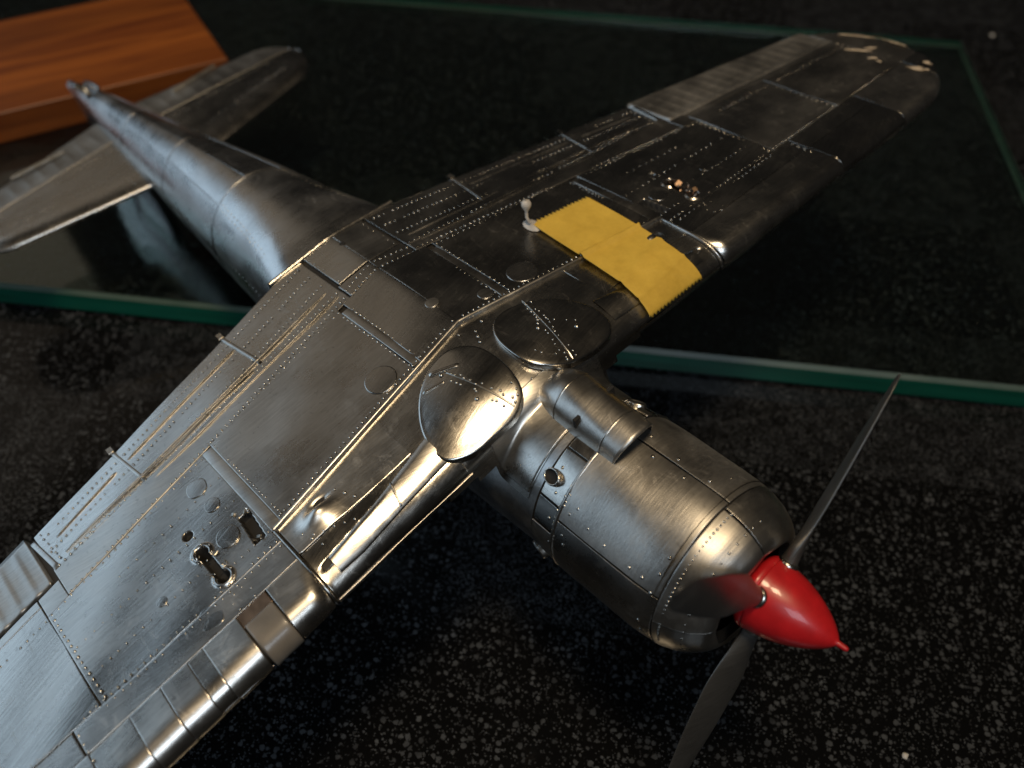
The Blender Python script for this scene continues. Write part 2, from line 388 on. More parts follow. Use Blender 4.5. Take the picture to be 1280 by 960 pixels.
HOLES = [(-.85, 1.87, .030), (-.69, 1.87, .034), (-.48, 1.86, .034), (-.30, 1.85, .036)]
SLOTS = [(-.585, 1.868, .085, .026, 0), (-.60, 1.60, .105, .034, .12)]       # centre, half length, half width, skew
def hole_depth(x, y):
    ay = np.abs(y); d = np.zeros_like(x)
    for i, (hx, hy, r) in enumerate(HOLES):
        rr = np.hypot(x-hx, ay-hy); dep = (.030, .12, .12, .022)[i]
        d = np.maximum(d, dep*(1-sstep(r-.010, r, rr)))
    for hx, hy, l, ww, sk in SLOTS:
        u = np.abs(x-hx)/l; vv = np.abs(ay-hy-sk*(x-hx))/ww
        d = np.maximum(d, .05*(1-sstep(.86, 1.0, np.maximum(u, vv))))
    return d
def hole_lip(x, y):
    ay = np.abs(y); d = np.zeros_like(x)
    for hx, hy, r in HOLES[1:3]:
        rr = np.hypot(x-hx, ay-hy); d += .012*np.exp(-((rr-r-.012)/.010)**2)
    return d
def outer_extra(x, y):
    return hole_lip(x, y)-hole_depth(x, y)
def core_off(x, y):
    ay = np.abs(y)
    inhole = (ay > 1.5) & (ay < 2.0) & (x > -1.0) & (x < -.18)
    return np.where(inhole, .15, .010)

def build_core(sg):
    ys = np.unique(np.concatenate([np.linspace(0, 3.8, 77), np.linspace(3.8, 4.58, 30)]))*sg
    vv = []
    nl = 60; nn = 26; nu_ = 16
    for y in ys:
        k = kth(y); a = min((.15+.24*inb(y))*k, .45*(xle(y)-xte(y))+1e-4)
        q = np.concatenate([np.linspace(xte(y)+.01, xle(y)-a, nl), xle(y)-a+(a+(.09+.04*inb(y))*k)*np.linspace(0.04, 1.9, nn)])
        Y = np.full_like(q, y)
        P = F_wing(q, Y); nrm = normal(F_wing, q, Y)
        P = P-nrm*core_off(P[:, 0], P[:, 1])[:, None]*(min(1, k/.4))
        last = P[-1]; te = P[0]
        t = np.linspace(0, 1, nu_+2)[1:]
        top = last+(te+np.array([0, 0, -.012])-last)*t[:, None]
        top[:, 2] -= .05*k*np.sin(t*math.pi)
        vv.append(np.concatenate([P, top]))
    vv = np.array(vv)
    return vv.reshape(-1, 3), gridfaces(vv.shape[0], vv.shape[1], closev=True)

class Rivets:
    def __init__(s): s.m = MB()
    def dome(s, p, n, r, h=.55):
        n = n/np.linalg.norm(n); t = np.cross(n, (0, 1, .3)); t /= np.linalg.norm(t); b = np.cross(n, t)
        vs = []; K = 7
        for rr, hh in ((1, -.15), (.72, .62)):
            for i in range(K):
                a = 2*math.pi*i/K; vs.append(p+r*rr*(t*math.cos(a)+b*math.sin(a))+n*r*h*hh)
        vs.append(p+n*r*h)
        f = [(i, (i+1) % K, K+(i+1) % K, K+i) for i in range(K)]+[(K+i, K+(i+1) % K, 2*K) for i in range(K)]
        s.m.add(vs, f)
    def row(s, F, a, b, sp, r=.0072, lift=.006, jit=.15, skip=.04):
        a, b = np.array(a, float), np.array(b, float)
        n = max(2, int(np.linalg.norm(b-a)/sp))
        for i in range(n+1):
            if random.random() < skip: continue
            p = a+(b-a)*i/n+rng.normal(0, min(sp, .05)*jit*.18 if sp < 1 else 0, 2)
            q, y = np.array([p[0]]), np.array([p[1]])
            s.dome(F(q, y)[0]+normal(F, q, y)[0]*lift, normal(F, q, y)[0], r*random.uniform(.8, 1.2))
    def build(s, parent, mat=None):
        return obj('rivets', s.m.v, s.m.f, mat or M_RIVET, parent, kind='stuff')

def ring_disc(cxy, r, F, lift, parent, mat, name='inspection_cover', sq=1.0, dome=.001, n=28, th=.008, rot=0):
    """thin raised cover plate (round, or squarish with sq > 1)"""
    vs = []; K = n
    prof = [(1.0, -th), (1.0, 0), (.965, .002), (.93, .002), (.55, .002+dome*.6)]
    def pt(rr, a):
        c, s_ = math.cos(a), math.sin(a)
        m_ = (abs(c)**(2*sq)+abs(s_)**(2*sq))**(-1/(2*sq))
        c, s_ = c*m_, s_*m_
        return cxy[0]+r*rr*(c*math.cos(rot)-s_*math.sin(rot)), cxy[1]+r*rr*(c*math.sin(rot)+s_*math.cos(rot))
    for rr, dz in prof:
        for i in range(K):
            x, y = pt(rr, 2*math.pi*i/K); q = np.array([x]); Y = np.array([y])
            vs.append(F(q, Y)[0]+normal(F, q, Y)[0]*(lift+dz))
    q = np.array([cxy[0]]); Y = np.array([cxy[1]]); vs.append(F(q, Y)[0]+normal(F, q, Y)[0]*(lift+.002+dome))
    f = gridfaces(len(prof), K, closev=True)+[((len(prof)-1)*K+(i+1) % K, (len(prof)-1)*K+i, len(prof)*K) for i in range(K)]
    return obj(name, vs, f, mat, parent)

def strip(name, F, a, b, width, lift, mat, parent, th=.012, n=14):
    """narrow raised strap from a to b (q, y)"""
    a, b = np.array(a, float), np.array(b, float); d = (b-a)/np.linalg.norm(b-a); pr = np.array([-d[1], d[0]])
    offs = [(-.5, -th), (-.5, .001), (-.46, .0035), (-.42, .004), (.42, .004), (.46, .0035), (.5, .001), (.5, -th)]
    vs = []
    for i in range(n+1):
        c = a+(b-a)*i/n
        for o_, dz in offs:
            p = c+pr*o_*width; q = np.array([p[0]]); Y = np.array([p[1]])
            end = -th*.0 if 0 < i < n else -.006
            vs.append(F(q, Y)[0]+normal(F, q, Y)[0]*(lift+dz+end))
    return obj(name, vs, gridfaces(n+1, len(offs)), mat, parent)

def rib_aileron(sg, wing):
    y0, y1 = 2.53*sg, 4.30*sg
    nu, nv = 16, 150
    sv = np.linspace(0, 1, nv); su = np.concatenate([[0, 0], np.linspace(0, 1, nu), [1, 1]])
    Y = y0+(y1-y0)*sv
    U, V = np.meshgrid(su, Y, indexing='ij')
    A = teX(V)-.045; B = ailX(V)-.012
    Q = A+(B-A)*U
    P = F_field(Q, V)
    h = np.full_like(U, .009)
    h += .007*np.abs(np.cos(math.pi*sv*17))[None, :]**6*np.sin(math.pi*np.clip(U, 0, 1))**.5     # ribs under the skin
    h += .008*np.exp(-((U-.95)/.04)**2)                                                          # rolled front edge
    h[0] -= .03; h[-1] -= .05
    h[:, 0] -= .04; h[:, -1] -= .04
    P[..., 2] = flatZ(np.maximum(Q, teX(V)), V)+h
    o = obj('aileron', P.reshape(-1, 3), gridfaces(*U.shape), M_FABRIC, wing)
    return o

def build_wing(sg):
    vv, ff = build_core(sg)
    wg = obj('wing', vv, ff, M_CORE, plane)
    R_ = Rivets()
    s = sg
    def P(name, *a, **k):
        k.setdefault('thick', .0025 if s > 0 else .005)
        if s > 0 and name in ('skin_panel', 'flap'): k['lift'] = .010
        return panel(name, *a, parent=wg, **k)
    # flap, the strip before it, the big tank panel, centre panel
    P('flap', F_field, teX, hingeX, .27*s, 2.50*s, mat=M_SKIN, lift=.004, nu=16, nv=70)
    P('skin_panel', F_field, hingeX, sparA, .27*s, 2.50*s, mat=M_SKIN2, lift=.012, nu=6, nv=60)
    P('skin_panel', F_field, sparA, wellX, .385*s, 1.475*s, mat=M_SKIN2, lift=.016, nu=26, nv=36)
    P('skin_panel', F_field, sparA, wellX, 0.0, .335*s, mat=M_SKIN, lift=.018, nu=24, nv=14, gap=.002 if s < 0 else .002)
    P('skin_panel', F_field, -2.02, lambda y: -1.60+.35*np.clip(np.abs(y)-.1, 0, 1)*0, 0.0, .245*s, mat=M_SHINE, lift=.016, nu=14, nv=10, gap=.002)
    P('skin_panel', F_field, -1.595, sparA, 0.0, .26*s, mat=M_SKIN2, lift=.010, nu=6, nv=10, gap=.002)
    strip('strap', F_field, (-1.38, .36*s), (-.67, .352*s), .056, .0185 if s < 0 else .008, M_SKIN2, wg, th=.008)
    strip('strap', F_field, (-1.24, 1.5075*s), (-.485, 1.5075*s), .070, .0125 if s < 0 else .008, M_SKIN2, wg, th=.010)
    # outboard skins
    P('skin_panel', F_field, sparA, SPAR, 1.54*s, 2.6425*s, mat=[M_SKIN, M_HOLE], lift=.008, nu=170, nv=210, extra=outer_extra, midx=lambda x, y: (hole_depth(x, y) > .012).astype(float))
    P('skin_panel', F_field, lambda y: ailX(y)+.05, SPAR, 2.6435*s, 3.42*s, mat=M_SKIN, lift=.011, nu=18, nv=26)
    P('skin_panel', F_field, lambda y: ailX(y)+.05, SPAR, 3.43*s, 4.30*s, mat=M_SKIN2, lift=.008, nu=18, nv=30)
    P('skin_panel', F_field, lambda y: ailX(y)-.012, sparA, 2.502*s, 2.6425*s, mat=M_SKIN2, lift=.008, nu=6, nv=8)
    P('skin_panel', F_field, lambda y: ailX(y)-.01, lambda y: ailX(y)+.05, 2.6435*s, 4.30*s, mat=M_SKIN2, lift=.006, nu=3, nv=40)
    P('wing_tip', F_field, lambda y: xte(y)+.02, lambda y: np.minimum(xle(y)-.33*kth(y), SPAR), 4.31*s, 4.545*s, mat=M_SKIN2, lift=.004, nu=20, nv=14, thick=.01)
    # leading edge: inner strip, then separate lapped sheets
    P('skin_panel', F_wing, SPAR, -.245, 1.54*s, 2.80*s, mat=M_SKIN, lift=.010, nu=6, nv=50)
    P('skin_panel', F_wing, SPAR, lambda y: -.245-.0*y, 2.81*s, 3.62*s, mat=M_SKIN, lift=.008, nu=6, nv=40)
    cuts = [1.545, 1.755, 1.94, 2.145, 2.237, 2.395, 2.573, 2.80, 3.08, 3.36, 3.62]
    if s > 0: cuts = [1.545, 2.83, 3.62]
    for i in range(len(cuts)-1):
        if i == 1 and s < 0: continue
        a, b = cuts[i], cuts[i+1]
        P('leading_edge_sheet', F_wing, -.245, lambda y: xle(y)+.10*kth(y), a*s, b*s, mat=(M_SHINE, M_SKIN, M_SHINE)[i % 3] if s < 0 else M_SKIN, lift=.008+(.004*((i*7) % 3)/2 if s < 0 else 0), gap=.0006, thick=.005, nu=26, nv=max(6, int((b-a)*40)), skew=.012*s, warp=.8)
        P('leading_edge_sheet', F_wing, lambda y: xle(y)+.10*kth(y), lambda y: xle(y)+.24*kth(y), a*s, b*s, mat=M_SKIN2, lift=.008, nu=8, nv=max(6, int((b-a)*40)))
    for (a, b) in ((3.63, 4.30), (4.31, 4.52)):
        P('leading_edge_sheet', F_wing, lambda y: np.minimum(xle(y)-.33*kth(y), SPAR) if a > 4.3 else np.minimum(SPAR+0*y, xle(y)-.33*kth(y)), lambda y: xle(y)+.10*kth(y), a*s, b*s, mat=M_SKIN, lift=.008, nu=24, nv=20)
        P('leading_edge_sheet', F_wing, lambda y: xle(y)+.10*kth(y), lambda y: xle(y)+.24*kth(y), a*s, b*s, mat=M_SKIN2, lift=.008, nu=8, nv=14)
    # landing light window let into the leading edge
    if s < 0: P('light_cover', F_wing, -.165, lambda y: xle(y)+.12*kth(y), 1.76*s, 1.93*s, mat=M_PLASTIC, lift=.020, nu=16, nv=12, bev=.03, warp=.5)
    if s < 0: P('skin_panel', F_wing, -.245, -.165, 1.755*s, 1.94*s, mat=M_BRASS if s < 0 else M_SKIN2, lift=.008, nu=4, nv=8)
    # gear bay skin outboard of the wheel doors, wrapping the leading edge
    def bay(x, y):
        d = .050*np.exp(-(((x+.37)/.055)**2+((np.abs(y)-1.31)/.085)**2))
        d = d-.03*np.exp(-(((x+.43)/.02)**2+((np.abs(y)-1.28)/.05)**2))
        ug = np.abs((np.abs(y)-1.02)/.46); cx_ = -.235+.075*(np.abs(y)-.65)/.77
        slot = (1-sstep(.94, 1.0, ug))*(1-sstep(.010, .020, np.abs(x-cx_)))
        return d-.03*slot
    P('bay_skin', F_wing, wellX, lambda y: -.285+.0*y, .74*s, 1.52*s, mat=M_SHINE, lift=-.004, nu=26, nv=60, extra=bay, thick=.012)
    P('leading_edge_sheet', F_wing, -.283, lambda y: xle(y)+.13*kth(y), .60*s, 1.515*s, mat=M_SHINE, lift=-.002, nu=46, nv=50, extra=bay)
    P('leading_edge_sheet', F_wing, lambda y: xle(y)+.13*kth(y), lambda y: xle(y)+.30*kth(y), .58*s, 1.515*s, mat=M_SKIN2, lift=.004, nu=8, nv=30)
    # rolled lip behind the gear bay
    m = MB(); rows = []
    for i in range(61):
        y = (.0+1.53*i/60)*s; row = []
        for dx, dz in ((-.020, .010), (-.017, .019), (-.010, .0235), (0.0, .022), (.007, .012), (.009, -.014)):
            x = float(wellX(np.array(y)))+dx; row.append((x, y, float(surfZ(x, y))+dz))
        rows.append(row)
    m.add(np.array(rows).reshape(-1, 3), gridfaces(61, 6)); obj('bay_lip', m.v, m.f, M_SHINE, wg)
    rows = []
    for i in range(31):
        q = -.478+.60*i/30; row = []
        for dy, dz in ((-.008, -.012), (-.007, .008), (0, .013), (.008, .012), (.011, .004)):
            Y = np.array([(1.53+dy)*s]); Q = np.array([q]); p = F_wing(Q, Y)[0]+normal(F_wing, Q, Y)[0]*dz; row.append(p)
        rows.append(row)
    obj('bay_lip', np.array(rows).reshape(-1, 3), gridfaces(31, 5), M_SKIN, wg)
    # flap tracks
    for y, xa, xb in ((.985, -1.945, -1.53), (1.905, -1.765, -1.385)):
        strip('flap_track', F_field, (xa, y*s), (xb, (y-.05)*s), .024, .010, M_SKIN2, wg, th=.02)
        mb = MB(); z = float(flatZ(np.array(xa), np.array(y*s)))
        mb.box((xa-.005, y*s, z+.01), (.022, 0, 0), (0, .017, 0), (0, 0, .014)); obj('hinge_lug', mb.v, mb.f, M_SHINE, wg, smooth=False)
    strip('flap_end', F_field, (-1.585, 2.517*s), (-1.30, 2.475*s), .030, .016, M_SKIN2, wg)
    rib_aileron(s, wg)
    # round and odd covers
    for (x, y, r, sq) in ((-1.07, 1.68, .060, 1.3), (-.90, 1.675, .046, 1), (-.66, 1.72, .066, 1.1), (-.345, 2.02, .062, 1.9), (-.76, .56, .098, 1), (-.775, .27, .048, 1), (-.63, 2.16, .03, 1)):
        ring_disc((x, y*s), r, F_field, .009 if abs(y) > 1.5 else (.0105 if s > 0 else .019), wg, M_SKIN, sq=sq, rot=.3*s)
    # rivet rows
    r = R_.row
    def both(a, b, sp, **k):
        if s > 0: k['r'] = k.get('r', .007)*.95; k['lift'] = .010
        r(F_field, (a[0], a[1]*s), (b[0], b[1]*s), sp, **k)
    for off in (.07, .20, .34):
        both((-2.05+off, .32), (-1.62+off*.9, 2.46), .036, r=.0072, lift=.009)
    for (a, b) in (((-1.775, .98), (-1.62, 1.86)), ((-1.60, 1.95), (-1.50, 2.40)), ((-1.63, .34), (-1.37, 2.40)), ((-1.525, .31), (-1.34, 1.85)), ((-1.515, 1.0), (-1.36, 2.40))):
        strip('lap_glint_strip', F_field, (a[0], a[1]*s), (b[0], b[1]*s), .009, .010 if a[0] < -1.56 or s > 0 else .015, M_SHINE, wg, th=.008, n=20)  # thin polished strips added to catch gold glints along the lap edges
    both((-1.83, 1.07), (-1.68, 1.86), .038, r=.006)
    both((-1.555, .30), (-1.31, 2.46), .038, r=.0072, lift=.015)
    both((-1.47, .30), (-1.10, 2.48), .036, r=.0076, lift=.017)
    both((-1.40, .40), (-1.265, 1.46), .042, r=.0066, lift=.018)
    both((-1.215, 1.56), (-1.06, 2.62), .042, r=.0075, lift=.010)
    both((-1.05, 2.66), (-.90, 4.28), .040, r=.0062, lift=.010)
    both((-1.34, .325), (-.70, .318), .040, r=.008, lift=.020)
    both((-1.34, .398), (-.66, .392), .042, r=.008, lift=.018)
    both((-1.22, 1.458), (-.50, 1.448), .030, r=.0068, lift=.018)
    both((-.735, .02), (-.525, 1.46), .036, r=.0075, lift=.020)
    both((-.42, 1.56), (-.42, 2.62), .038, r=.0078, lift=.010)
    both((-.38, 1.56), (-.38, 2.62), .046, r=.0070, lift=.012)
    both((-.42, 2.66), (-.41, 4.26), .036, r=.0070, lift=.012)
    both((-1.02, 2.622), (-.43, 2.612), .042, r=.0105, lift=.010)
    both((-.96, 3.405), (-.43, 3.405), .042, r=.0062, lift=.012)
    both((-.95, 4.285), (-.43, 4.285), .045, r=.0062, lift=.010)
    both((-.82, 1.58), (-.78, 2.60), .052, r=.0062, lift=.010)
    both((-.60, 1.95), (-.58, 2.55), .050, r=.0060, lift=.010)
    both((-.50, 1.56), (-.50, 1.82), .040, r=.0062, lift=.010)
    both((-1.02, 1.56), (-.95, 2.25), .055, r=.0060, lift=.010)
    both((-.36, 2.79), (-.20, 2.79), .045, r=.009, lift=.012)
    both((-1.60, 2.46), (-1.36, 2.44), .045, r=.007, lift=.012)
    both((-1.97, .225), (-1.63, .225), .05, r=.005, lift=.018)
    both((-1.57, .03), (-1.52, .25), .034, r=.0075, lift=.014)
    both((-1.49, .03), (-1.45, .25), .034, r=.0075, lift=.020)
    for (hx, hy, hr) in HOLES[1:]:
        for k in range(7): 
            a = 6.28*k/7; both((hx+(hr+.022)*math.cos(a), hy+(hr+.022)*math.sin(a)), (hx+(hr+.024)*math.cos(a), hy+(hr+.022)*math.sin(a)+.001), 9, r=.006, lift=.010, skip=.3)
    R_.build(wg)
    return wg
wingL = build_wing(-1)
wingR = build_wing(1)

# bits of brass left round the ejector slots on the far wing, and a bent tag on each slot
mb = MB()
for k in range(26):
    x = random.uniform(-.72, -.45); y = 1.87+random.gauss(0, .022)
    p = F_field(np.array([x]), np.array([y]))[0]+np.array([0, 0, .012]); a = rng.normal(0, .009, 3); b_ = rng.normal(0, .006, 3)
    mb.box(p, a, b_, np.cross(a, b_)/.012*.5+1e-4)
obj('brass_crumbs', mb.v, mb.f, M_BRASS, wingR, smooth=False, kind='stuff')
mb = MB()
for k in range(30):
    x, y = random.choice([(-.70, -1.57), (-.73, -1.63), (-.50, -1.62), (-.62, -1.83), (-.55, -1.91), (-.53, -1.82), (-.67, -1.90)])
    p = F_field(np.array([x]), np.array([y]))[0]+np.array([rng.normal(0, .012), rng.normal(0, .012), .014]); a = rng.normal(0, .007, 3); b_ = rng.normal(0, .004, 3)
    mb.box(p, a, b_, np.cross(a, b_)/.012*.3+1e-4)
obj('torn_metal', mb.v, mb.f, M_RIVET, wingL, smooth=False, kind='stuff')

# cream filler showing through on the far wing tip
def patch_blob(pts, lift, parent, seed):
    rs = np.random.default_rng(seed); m_ = MB()
    for (x, y, rx, ry, rot) in pts:
        K = 18; vs = []
        for i in range(K):
            a = 2*math.pi*i/K; q = 1+.35*rs.normal()*.7
            u, v_ = rx*q*math.cos(a), ry*q*math.sin(a)
            X, Y = x+u*math.cos(rot)-v_*math.sin(rot), y+u*math.sin(rot)+v_*math.cos(rot)
            Y = min(Y, 4.555); X = min(max(X, float(xte(Y))+.015), float(xle(Y))-.012)
            vs.append((X, Y, float(wingZ(X, Y))+lift))
        vs.append((x, y, float(wingZ(x, y))+lift+.004)); m_.add(vs, [(i, (i+1) % K, K) for i in range(K)])
    return obj('filler_patch', m_.v, m_.f, M_FILLER, parent)
patch_blob([(-.76, 4.27, .10, .016, .45), (-.60, 4.22, .04, .014, .6)], .014, wingR, 1)
patch_blob([(-.70, 4.36, .05, .014, .8)], .014, wingR, 2)
patch_blob([(-.25, 4.27, .05, .040, .3)], .016, wingR, 3)
patch_blob([(-.88, 4.51, .12, .012, .3), (-.98, 4.47, .08, .012, .4)], .012, wingR, 4)
patch_blob([(-.60, 4.548, .14, .010, -.05)], .016, wingR, 5)
patch_blob([(-.24, 4.40, .03, .02, .3), (-.19, 4.30, .02, .015, .3), (-.53, 4.20, .02, .012, 0)], .014, wingR, 6)

# ------------------------------------------------------------------ belly between the wings
xs = np.linspace(-.71, .252, 130); ys = np.linspace(-.76, .76, 200)
X, Y = np.meshgrid(xs, ys, indexing='ij'); X = np.maximum(X, wellX(Y)+.0)
Z = surfZ(X, Y)-.004+wave(X, Y, 2.2)*.8
fc = [f_ for f_ in gridfaces(*X.shape) if min(Z.reshape(-1)[list(f_)]) > (-.30 if abs(Y.reshape(-1)[f_[0]]) > .44 else -.8)]
belly = obj('belly_skin', np.stack([X, Y, Z], -1).reshape(-1, 3), fc, M_SHINE, plane)
bc = panel('skin_panel', F_field, lambda y: -.10+.0*y, lambda y: .245+0*y, .0-.42, .42, M_SHINE, belly, lift=.002, nu=20, nv=50, thick=.010)

def door(name, outline, F, lift, mat, mat2, bulge, parent):
    """wheel door: closed smooth outline, gently dished plate with a turned edge"""
    o = np.array(outline, float); n = len(o)
    # Catmull-Rom resample
    pts = []
    for i in range(n):
        p0, p1, p2, p3 = o[i-1], o[i], o[(i+1) % n], o[(i+2) % n]
        for k in range(6):
            t = k/6; pts.append(.5*((2*p1)+(-p0+p2)*t+(2*p0-5*p1+4*p2-p3)*t*t+(-p0+3*p1-3*p2+p3)*t**3))
    pts = np.array(pts); c = pts.mean(0); K = len(pts)
    prof = [(1.0, -.040), (1.0, -.004), (.988, .002)]+[(s_, .003) for s_ in np.linspace(.96, .08, 14)]
    vs = []
    for s_, dz in prof:
        p = c+(pts-c)*s_
        z = flatZ(p[:, 0], p[:, 1])-.74*np.maximum(0, p[:, 0]+.30)**2-.10*(np.abs(p[:, 1])-.10)**2
        zz = z+lift+dz+bulge*(1-s_**2)+wave(p[:, 0], p[:, 1], 1.1)*(1 if s_ < .97 else .3)
        vs.append(np.stack([p[:, 0], p[:, 1], zz], -1))
    vs = np.concatenate(vs); vs = np.vstack([vs, [c[0], c[1], float(flatZ(c[0], c[1]))-.74*max(0, c[0]+.30)**2-.10*(abs(c[1])-.10)**2+lift+.003+bulge]])
    L_ = len(prof); f_ = gridfaces(L_, K, closev=True)+[((L_-1)*K+(i+1) % K, (L_-1)*K+i, L_*K) for i in range(K)]
    d = obj(name, vs, f_, mat, plane)
    return d
LD = [(-.374, -.596), (-.50, -.48), (-.572, -.341), (-.571, -.174), (-.445, -.068), (-.232, -.058), (-.062, -.106), (.010, -.222), (.008, -.379), (-.013, -.544), (-.095, -.669), (-.24, -.66)]
RD = [(-.504, .091), (-.555, .200), (-.529, .355), (-.445, .497), (-.277, .600), (-.111, .621), (-.031, .562), (-.002, .463), (.001, .334), (-.030, .176), (-.155, .038), (-.368, .029)]
dl = door('wheel_door', LD, F_field, .040, M_SHINE, M_SKIN, .014, plane); dl['label'] = 'brightly lit wheel door on the near side'
dr = door('wheel_door', RD, F_field, .034, M_SKIN, M_SKIN, .006, plane)
def F_door(x, y):
    x, y = np.broadcast_arrays(np.asarray(x, float), np.asarray(y, float))
    return np.stack([x, y, flatZ(x, y)-.74*np.maximum(0, x+.30)**2-.10*(np.abs(y)-.10)**2], -1)
def door_rivets(par, pts_lines, lift):
    R_ = Rivets()
    for a, b, sp, rr in pts_lines: R_.row(F_door, a, b, sp, r=rr, lift=lift, jit=.9, skip=.1)
    R_.build(par)
door_rivets(dl, [((-.47, -.30), (-.05, -.17), .032, .0075), ((-.40, -.32), (-.04, -.23), .036, .0075), ((-.47, -.33), (-.468, -.331), 9, .011), ((-.20, -.31), (-.199, -.311), 9, .012), ((-.14, -.12), (-.07, -.14), .03, .008)], .056)
door_rivets(dr, [((-.50, .38), (-.04, .27), .034, .0075), ((-.50, .34), (-.05, .21), .036, .0075), ((-.30, .25), (-.299, .251), 9, .012), ((-.17, .42), (-.169, .421), 9, .015), ((-.36, .30), (-.20, .45), .05, .007), ((-.20, .12), (-.06, .22), .05, .007)], .042)
strip('door_seam', F_door, (-.545, .36), (-.035, .245), .012, .041, M_SHINE, dr, th=.008)
strip('door_seam', F_door, (-.46, -.30), (-.04, -.20), .010, .054, M_SHINE, dl, th=.008)
strip('door_scrape', F_door, (-.53, -.37), (-.44, -.22), .024, .054, M_SHINE, dl, th=.010)
strip('door_scrape', F_door, (-.47, -.47), (-.42, -.34), .016, .051, M_SHINE, dl, th=.010)

def legdoor(sg):
    # tapered plate from the wheel door outboard, standing proud of the leading edge
    a = [(-.262, -.66), (-.085, -.66), (-.068, -1.0), (-.046, -1.28), (-.050, -1.425), (-.140, -1.425), (-.185, -1.06)]
    nv, nu = 30, 8; vs = []
    for i in range(nv):
        t = i/(nv-1); y = -.655-.77*t
        xa = np.interp(-y, [.655, 1.06, 1.425], [-.262, -.185, -.140]); xb = np.interp(-y, [.655, 1.0, 1.28, 1.425], [-.082, -.066, -.046, -.050])
        for j, (s_, dz) in enumerate([(0, -.04), (0, 0), (.03, .004), (.25, .006), (.5, .004), (.75, .002), (.97, .002), (1, -.002), (1, -.05)]):
            x = xa+(xb-xa)*s_
            zl = float(wingZ(xb, y))+(.006 if sg < 0 else 0)*(1-s_)*(xb-xa)/.15       # flat plate, standing proud at its rear edge
            vs.append((x, y*(-sg), max(zl, float(wingZ(x, y)))+(.010 if sg < 0 else .0)+dz+.002*math.sin(9*y+3*s_)))
    vs = np.array(vs); vs[:, 1] *= 1
    d = obj('leg_door', vs, gridfaces(nv, 9), M_SHINE, plane)
    strip('door_seam', lambda q, y: np.stack([q, y, wingZ(q, y)+.012], -1), (-.20, .95*sg), (-.075, .99*sg), .012, .012, M_SKIN2, d, th=.006)
    return d
legdoor(-1); legdoor(1)
R_ = Rivets()
for a, b, sp in [((-.42, -1.17), (-.30, -1.12), .05), ((-.35, -1.44), (-.22, -1.40), .05), ((-.30, -1.40), (-.20, -1.20), .055), ((-.58, .02), (-.50, -.02), .05), ((-.62, .10), (-.615, .101), 9), ((-.64, -.06), (-.635, -.061), 9), ((-.10, .0), (.0, -.02), .05), ((.02, .34), (.12, .20), .05)]:
    R_.row(F_field, a, b, sp, r=.0085, lift=0)
R_.build(belly)
ring_disc((-.95, 0.0), .042, F_field, .020, belly, M_SHINE)
ring_disc((-1.90, 0.0), .020, F_field, .014, belly, M_HOLE, name='drain_hole', dome=0)

# ------------------------------------------------------------------ fuselage
FX = [-7.05, -6.9, -6.5, -6.0, -5.0, -4.0, -3.2, -2.7, -2.4, -2.2, -2.06]
FW = [.028, .05, .105, .16, .265, .37, .45, .49, .515, .535, .555]
FT = [-.575, -.55, -.475, -.40, -.265, -.13, -.055, -.03, -.022, -.03, -.045]
FB = [-.80, -.90, -1.02, -1.08, -1.16, -1.22, -1.27, -1.30, -1.32, -1.33, -1.34]
FNX = [1.7, 1.7, 1.65, 1.6, 1.6, 1.7, 1.95, 2.4, 3.1, 4.0, 5.0]
def fus_sec(x, n=72, grow=0):
    w_ = np.interp(x, FX, FW)+grow; zt = np.interp(x, FX, FT)+grow; zb = np.interp(x, FX, FB); e = np.interp(x, FX, FNX)
    hc = zt-max(.05, .95*w_); a = np.linspace(0, 2*math.pi, n, endpoint=False)
    c, s_ = np.cos(a), np.sin(a)
    pw = np.where(c > 0, 2/e, 1.0)
    y = w_*np.sign(s_)*np.abs(s_)**pw; z = hc+np.where(c > 0, (zt-hc), (hc-zb))*np.sign(c)*np.abs(c)**np.where(c > 0, 2/e, .9)
    # wing root sag: belly follows the inverted dihedral near the wing
    z = z-np.where(c > 0, TD*np.abs(y)*np.clip((x+3.0)/.9, 0, 1)*.8, 0)
    return np.stack([np.full(n, x), y, z], -1)
xs = np.concatenate([np.linspace(-7.05, -6.5, 14), np.linspace(-6.45, -3.2, 60), np.linspace(-3.15, -2.06, 36)])
sec = []
for x in xs:
    p = fus_sec(x)
    if -6.78 < x < -6.28:                       # open tail wheel bay
        m_ = (np.abs(p[:, 1]) < .055) & (p[:, 2] > -.75); p[m_, 2] -= .16
    ang = np.arctan2(p[:, 1], p[:, 2]+.6)
    p[:, 2] += .0015*np.sin(9*x+3*ang)*np.clip((x+7)/1, 0, 1); p[:, 1] += .0015*np.sin(7*x+5*ang)*np.clip((x+7)/1, 0, 1)
    sec.append(p)
sec = np.array(sec)
v_ = sec.reshape(-1, 3); n0 = sec.shape[0]
fus = obj('fuselage', np.vstack([v_, sec[0].mean(0)[None]]), gridfaces(n0, 72, closev=True)+[(i, (i+1) % 72, len(v_)) for i in range(72)], M_FUS, plane)
# forward fuselage under the wing, down to the cockpit
sec = []
for x in np.linspace(-2.1, .30, 40):
    t = (x+2.1)/2.4; w_ = .555-.055*t; zc = -.55-.07*t; zb = -1.34+.22*max(0, (t-.3)/.7)
    a = np.linspace(0, 2*math.pi, 64, endpoint=False); c, s_ = np.cos(a), np.sin(a)
    zt = -.16 if x < .02 else -.126
    sec.append(np.stack([np.full(64, x), w_*.985*s_, zc+np.where(c > 0, (zt-zc), (zc-zb))*c-(0.10*(1-t) if False else 0)], -1))
sec = np.array(sec); obj('nose_section', sec.reshape(-1, 3), gridfaces(40, 64, closev=True), M_FUS, plane)
